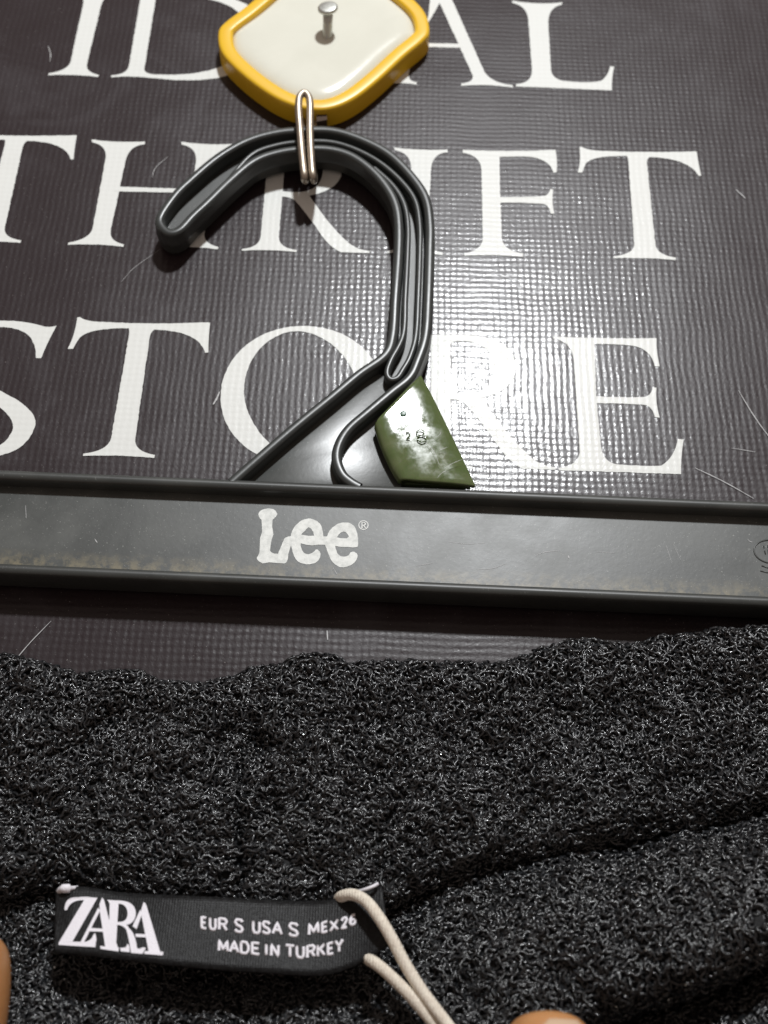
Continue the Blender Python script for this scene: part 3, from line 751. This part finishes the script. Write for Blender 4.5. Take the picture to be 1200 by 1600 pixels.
STROKES = {'E': [[(1, 0), (0, 0), (0, 1), (1, 1)], [(0, .5), (.85, .5)]], 'U': [[(0, 0), (0, .75), (.2, 1), (.8, 1), (1, .75), (1, 0)]], 'R': [[(0, 1), (0, 0), (.75, 0), (1, .2), (.8, .5), (0, .52)], [(.5, .52), (1, 1)]],
           'S': [[(1, .15), (.8, 0), (.2, 0), (0, .22), (.25, .46), (.8, .56), (1, .78), (.8, 1), (.2, 1), (0, .85)]], 'A': [[(0, 1), (.5, 0), (1, 1)], [(.2, .66), (.8, .66)]], 'M': [[(0, 1), (.05, 0), (.5, .85), (.95, 0), (1, 1)]],
           'X': [[(0, 0), (1, 1)], [(1, 0), (0, 1)]], '2': [[(0, .2), (.3, 0), (.8, .02), (1, .25), (.7, .55), (0, 1), (1, 1)]], '6': [[(.9, .05), (.5, 0), (.1, .35), (0, .7), (.3, 1), (.8, 1), (1, .72), (.8, .48), (.3, .48), (.05, .7)]],
           'D': [[(0, 0), (0, 1), (.7, 1), (1, .7), (1, .3), (.7, 0), (0, 0)]], 'I': [[(.5, 0), (.5, 1)]], 'N': [[(0, 1), (0, 0), (1, 1), (1, 0)]], 'T': [[(0, 0), (1, 0)], [(.5, 0), (.5, 1)]], 'K': [[(0, 0), (0, 1)], [(1, 0), (.05, .55)], [(.35, .4), (1, 1)]], 'Y': [[(0, 0), (.5, .5), (1, 0)], [(.5, .5), (.5, 1)]]}
def small(ch, x0, x1, y0, y1, sk=6):
    me_o = None; V = []; Fc = []
    for pl in STROKES[ch]:
        pts = []
        for (ax_, ay), (bx_, by) in zip(pl[:-1], pl[1:]):
            for k in range(4): pts.append((ax_ + (bx_ - ax_) * k / 4, ay + (by - ay) * k / 4))
        pts.append(pl[-1])
        w3 = []
        for fx_, fy in pts:
            zx = x0 + 6 + (x1 - x0 - 12) * fx_; zy = y0 + 6 + (y1 - y0 - 12) * fy + (fx_ - .5) * sk
            w3.append(Vector(on_label(290 + .29167 * zx, 1370 + .29167 * zy, .28)))
        base = len(V); K_ = 6
        for i, p in enumerate(w3):
            t = (w3[min(i + 1, len(w3) - 1)] - w3[max(i - 1, 0)]).normalized(); nrm_ = Vector((0, -1, 0)); sd_ = t.cross(nrm_).normalized(); uu = sd_.cross(t)
            for k in range(K_):
                an = 2 * math.pi * k / K_; V.append(p + sd_ * (.25 * math.cos(an)) + uu * (.2 * math.sin(an)))
        for i in range(len(w3) - 1):
            for k in range(K_): Fc.append((base + i * K_ + k, base + i * K_ + (k + 1) % K_, base + (i + 1) * K_ + (k + 1) % K_, base + (i + 1) * K_ + k))
        Fc.append(tuple(base + k for k in range(K_))); Fc.append(tuple(base + (len(w3) - 1) * K_ + k for k in range(K_)))
    return mesh('letter', V, Fc, M['thread'], label)
for ch, *b in (('E', 80, 116, 213, 282), ('U', 125, 166, 217, 288), ('R', 174, 226, 220, 291), ('S', 260, 311, 225, 301), ('U', 356, 402, 235, 307), ('S', 408, 456, 237, 309), ('A', 461, 520, 240, 313), ('S', 550, 606, 246, 322),
               ('M', 655, 717, 244, 312), ('E', 726, 766, 238, 302), ('X', 768, 822, 229, 294), ('2', 830, 870, 215, 280), ('6', 874, 916, 200, 262)):
    small(ch, *b, sk=6 if b[0] < 640 else -10)
for ch, *b in (('M', 172, 231, 337, 404), ('A', 232, 288, 341, 410), ('D', 291, 342, 345, 416), ('E', 351, 401, 350, 420), ('I', 421, 443, 356, 426), ('N', 453, 503, 360, 431), ('T', 530, 588, 363, 436), ('U', 590, 638, 367, 439), ('R', 646, 697, 364, 436), ('K', 702, 750, 358, 430), ('E', 757, 797, 350, 420), ('Y', 796, 848, 335, 408)):
    small(ch, *b, sk=5 if b[0] < 640 else -8)
# tacking stitches that hold its upper corners
tube('tacking_stitch', catmull([P(92, 1394, 13.5), P(97, 1389, 15.0), P(108, 1388, 15.2), P(121, 1387, 14.2)], 5), [.55] * 6 + [.75] * 5 + [.35] * 5, M['thread'], garment, 8)
tube('tacking_stitch', catmull([P(556, 1394, 15.5), P(570, 1390, 17.2), P(583, 1385, 17.6), P(590, 1381, 17.0)], 5), .3, M['thread'], garment, 8)

# ------------------------------------------------------------------ hang-tag string
def lp_(x, y, dh): return on_label(x, y, dh).tolist()
cordp = [P(800, 1740, 22), P(745, 1662, 21.5), P(700, 1602, 21), P(660, 1549, 20.6), P(632, 1504, 20.6), P(612, 1466, 20.8), P(592, 1433, 20.6), P(572, 1408, 19.6), P(552, 1398, 18.2), P(536, 1400, 16.4), P(530, 1408, 13.6),
         P(540, 1435, 12.0), P(560, 1475, 13.0), P(573, 1496, 16.5), P(588, 1506, 19.6), P(608, 1523, 20.0), P(640, 1555, 20.0), P(681, 1603, 19.6), P(732, 1668, 19.4), P(790, 1745, 19.4)]
string = tube('tag_string', catmull(cordp, 7), .95, M['cord'], None, 12)
tag(string, 'doubled cream cotton string looped through the end of the black label', 'string')

# ------------------------------------------------------------------ hands
def hand(label_, thumb, px0, flip, hz):
    """A hand pinching the cloth: thumb in front, four fingers up behind it, wrist below."""
    t0 = P(*px0, hz)
    V = []; E = []; Rr = []
    def add(p, r, par=None):
        V.append(Vector(p) * S); Rr.append((r[0] * S, r[1] * S) if isinstance(r, tuple) else (r * S, r * S))
        if par is not None: E.append((par, len(V) - 1))
        return len(V) - 1
    t0 = np.array(t0); x = flip
    pal = add(t0 + (x * 26, -4, -98), (19, 15)); wr = add(t0 + (x * 32, -18, -150), (17, 15), pal); add(t0 + (x * 36, -26, -215), (19, 17), wr)
    th = add(t0 + (x * 9, -9, -74), (11.5, 11), pal); th = add(t0 + (x * 5, -6, -50), 9.2, th); th = add(t0 + (x * 2, -2, -27), 8.8, th)
    th = add(t0 + (x * .5, 0, -12), 8.9, th); th = add(t0, 7.6, th); th = add(t0 + (0, .6, 4.6), 5.2, th)
    for i, (ln_, dx) in enumerate(((44, 2), (50, 19), (46, 35), (36, 50))):
        kn = add(t0 + (x * dx, 10, -86 + abs(i - 1) * -2), 9.5, pal); yb = min(hz - 8.5, 22)
        p1 = add(t0 + (x * dx, yb - 2, -86 + ln_ * .5), 8.0 - .4 * i, kn); p2 = add(t0 + (x * dx, yb, -86 + ln_ * .85), 7.2 - .4 * i, p1)
        add(t0 + (x * dx, yb - 1, -86 + ln_ * 1.1), 5.8 - .3 * i, p2)
    me = bpy.data.meshes.new('hand'); me.from_pydata(V, E, []); me.update()
    o = bpy.data.objects.new('hand', me); COL.objects.link(o); me.materials.append(M['skin'])
    sk = o.modifiers.new('skin', 'SKIN'); sk.use_smooth_shade = True
    for i, v in enumerate(me.skin_vertices[0].data if me.skin_vertices else []): v.radius = Rr[i]; v.use_root = (i == 0)
    o.modifiers.new('smooth', 'SUBSURF').levels = 2; o.modifiers['smooth'].render_levels = 3
    tag(o, label_, 'hand')
    # thumb nail, a curved plate on the side that faces the viewer
    Vn = []; Fn = []; nu, nvv = 12, 10
    for j in range(nvv + 1):
        f = j / nvv
        for i in range(nu + 1):
            g_ = -1 + 2 * i / nu; w = 4.7 * math.sqrt(max(1 - (max(f - .62, 0) / .42) ** 2, .02)) * (1 - .12 * (1 - f))
            xx = g_ * w; zz = -12.0 + 14.4 * f; rr_ = 8.35 - max(zz, 0) ** 2 * .075
            Vn.append(t0 + np.array((xx + 1.3, -math.sqrt(max(rr_ ** 2 - (xx + 1.3) ** 2 * 1.05, .5)) + .1, zz)))
    for j in range(nvv):
        for i in range(nu):
            a = j * (nu + 1) + i; Fn.append((a, a + 1, a + nu + 2, a + nu + 1))
    nl = mesh('finger_nail', Vn, Fn, M['fnail'], None); nl.parent = o
    sl = nl.modifiers.new('thickness', 'SOLIDIFY'); sl.thickness = .0006; sl.offset = -1
    return o
hand('hand with its thumb in front of the black garment at the bottom edge', True, (856, 1632), 1, 33)
hand('hand with its thumb along the left edge beside the black label', True, (-53, 1500), -1, 27)
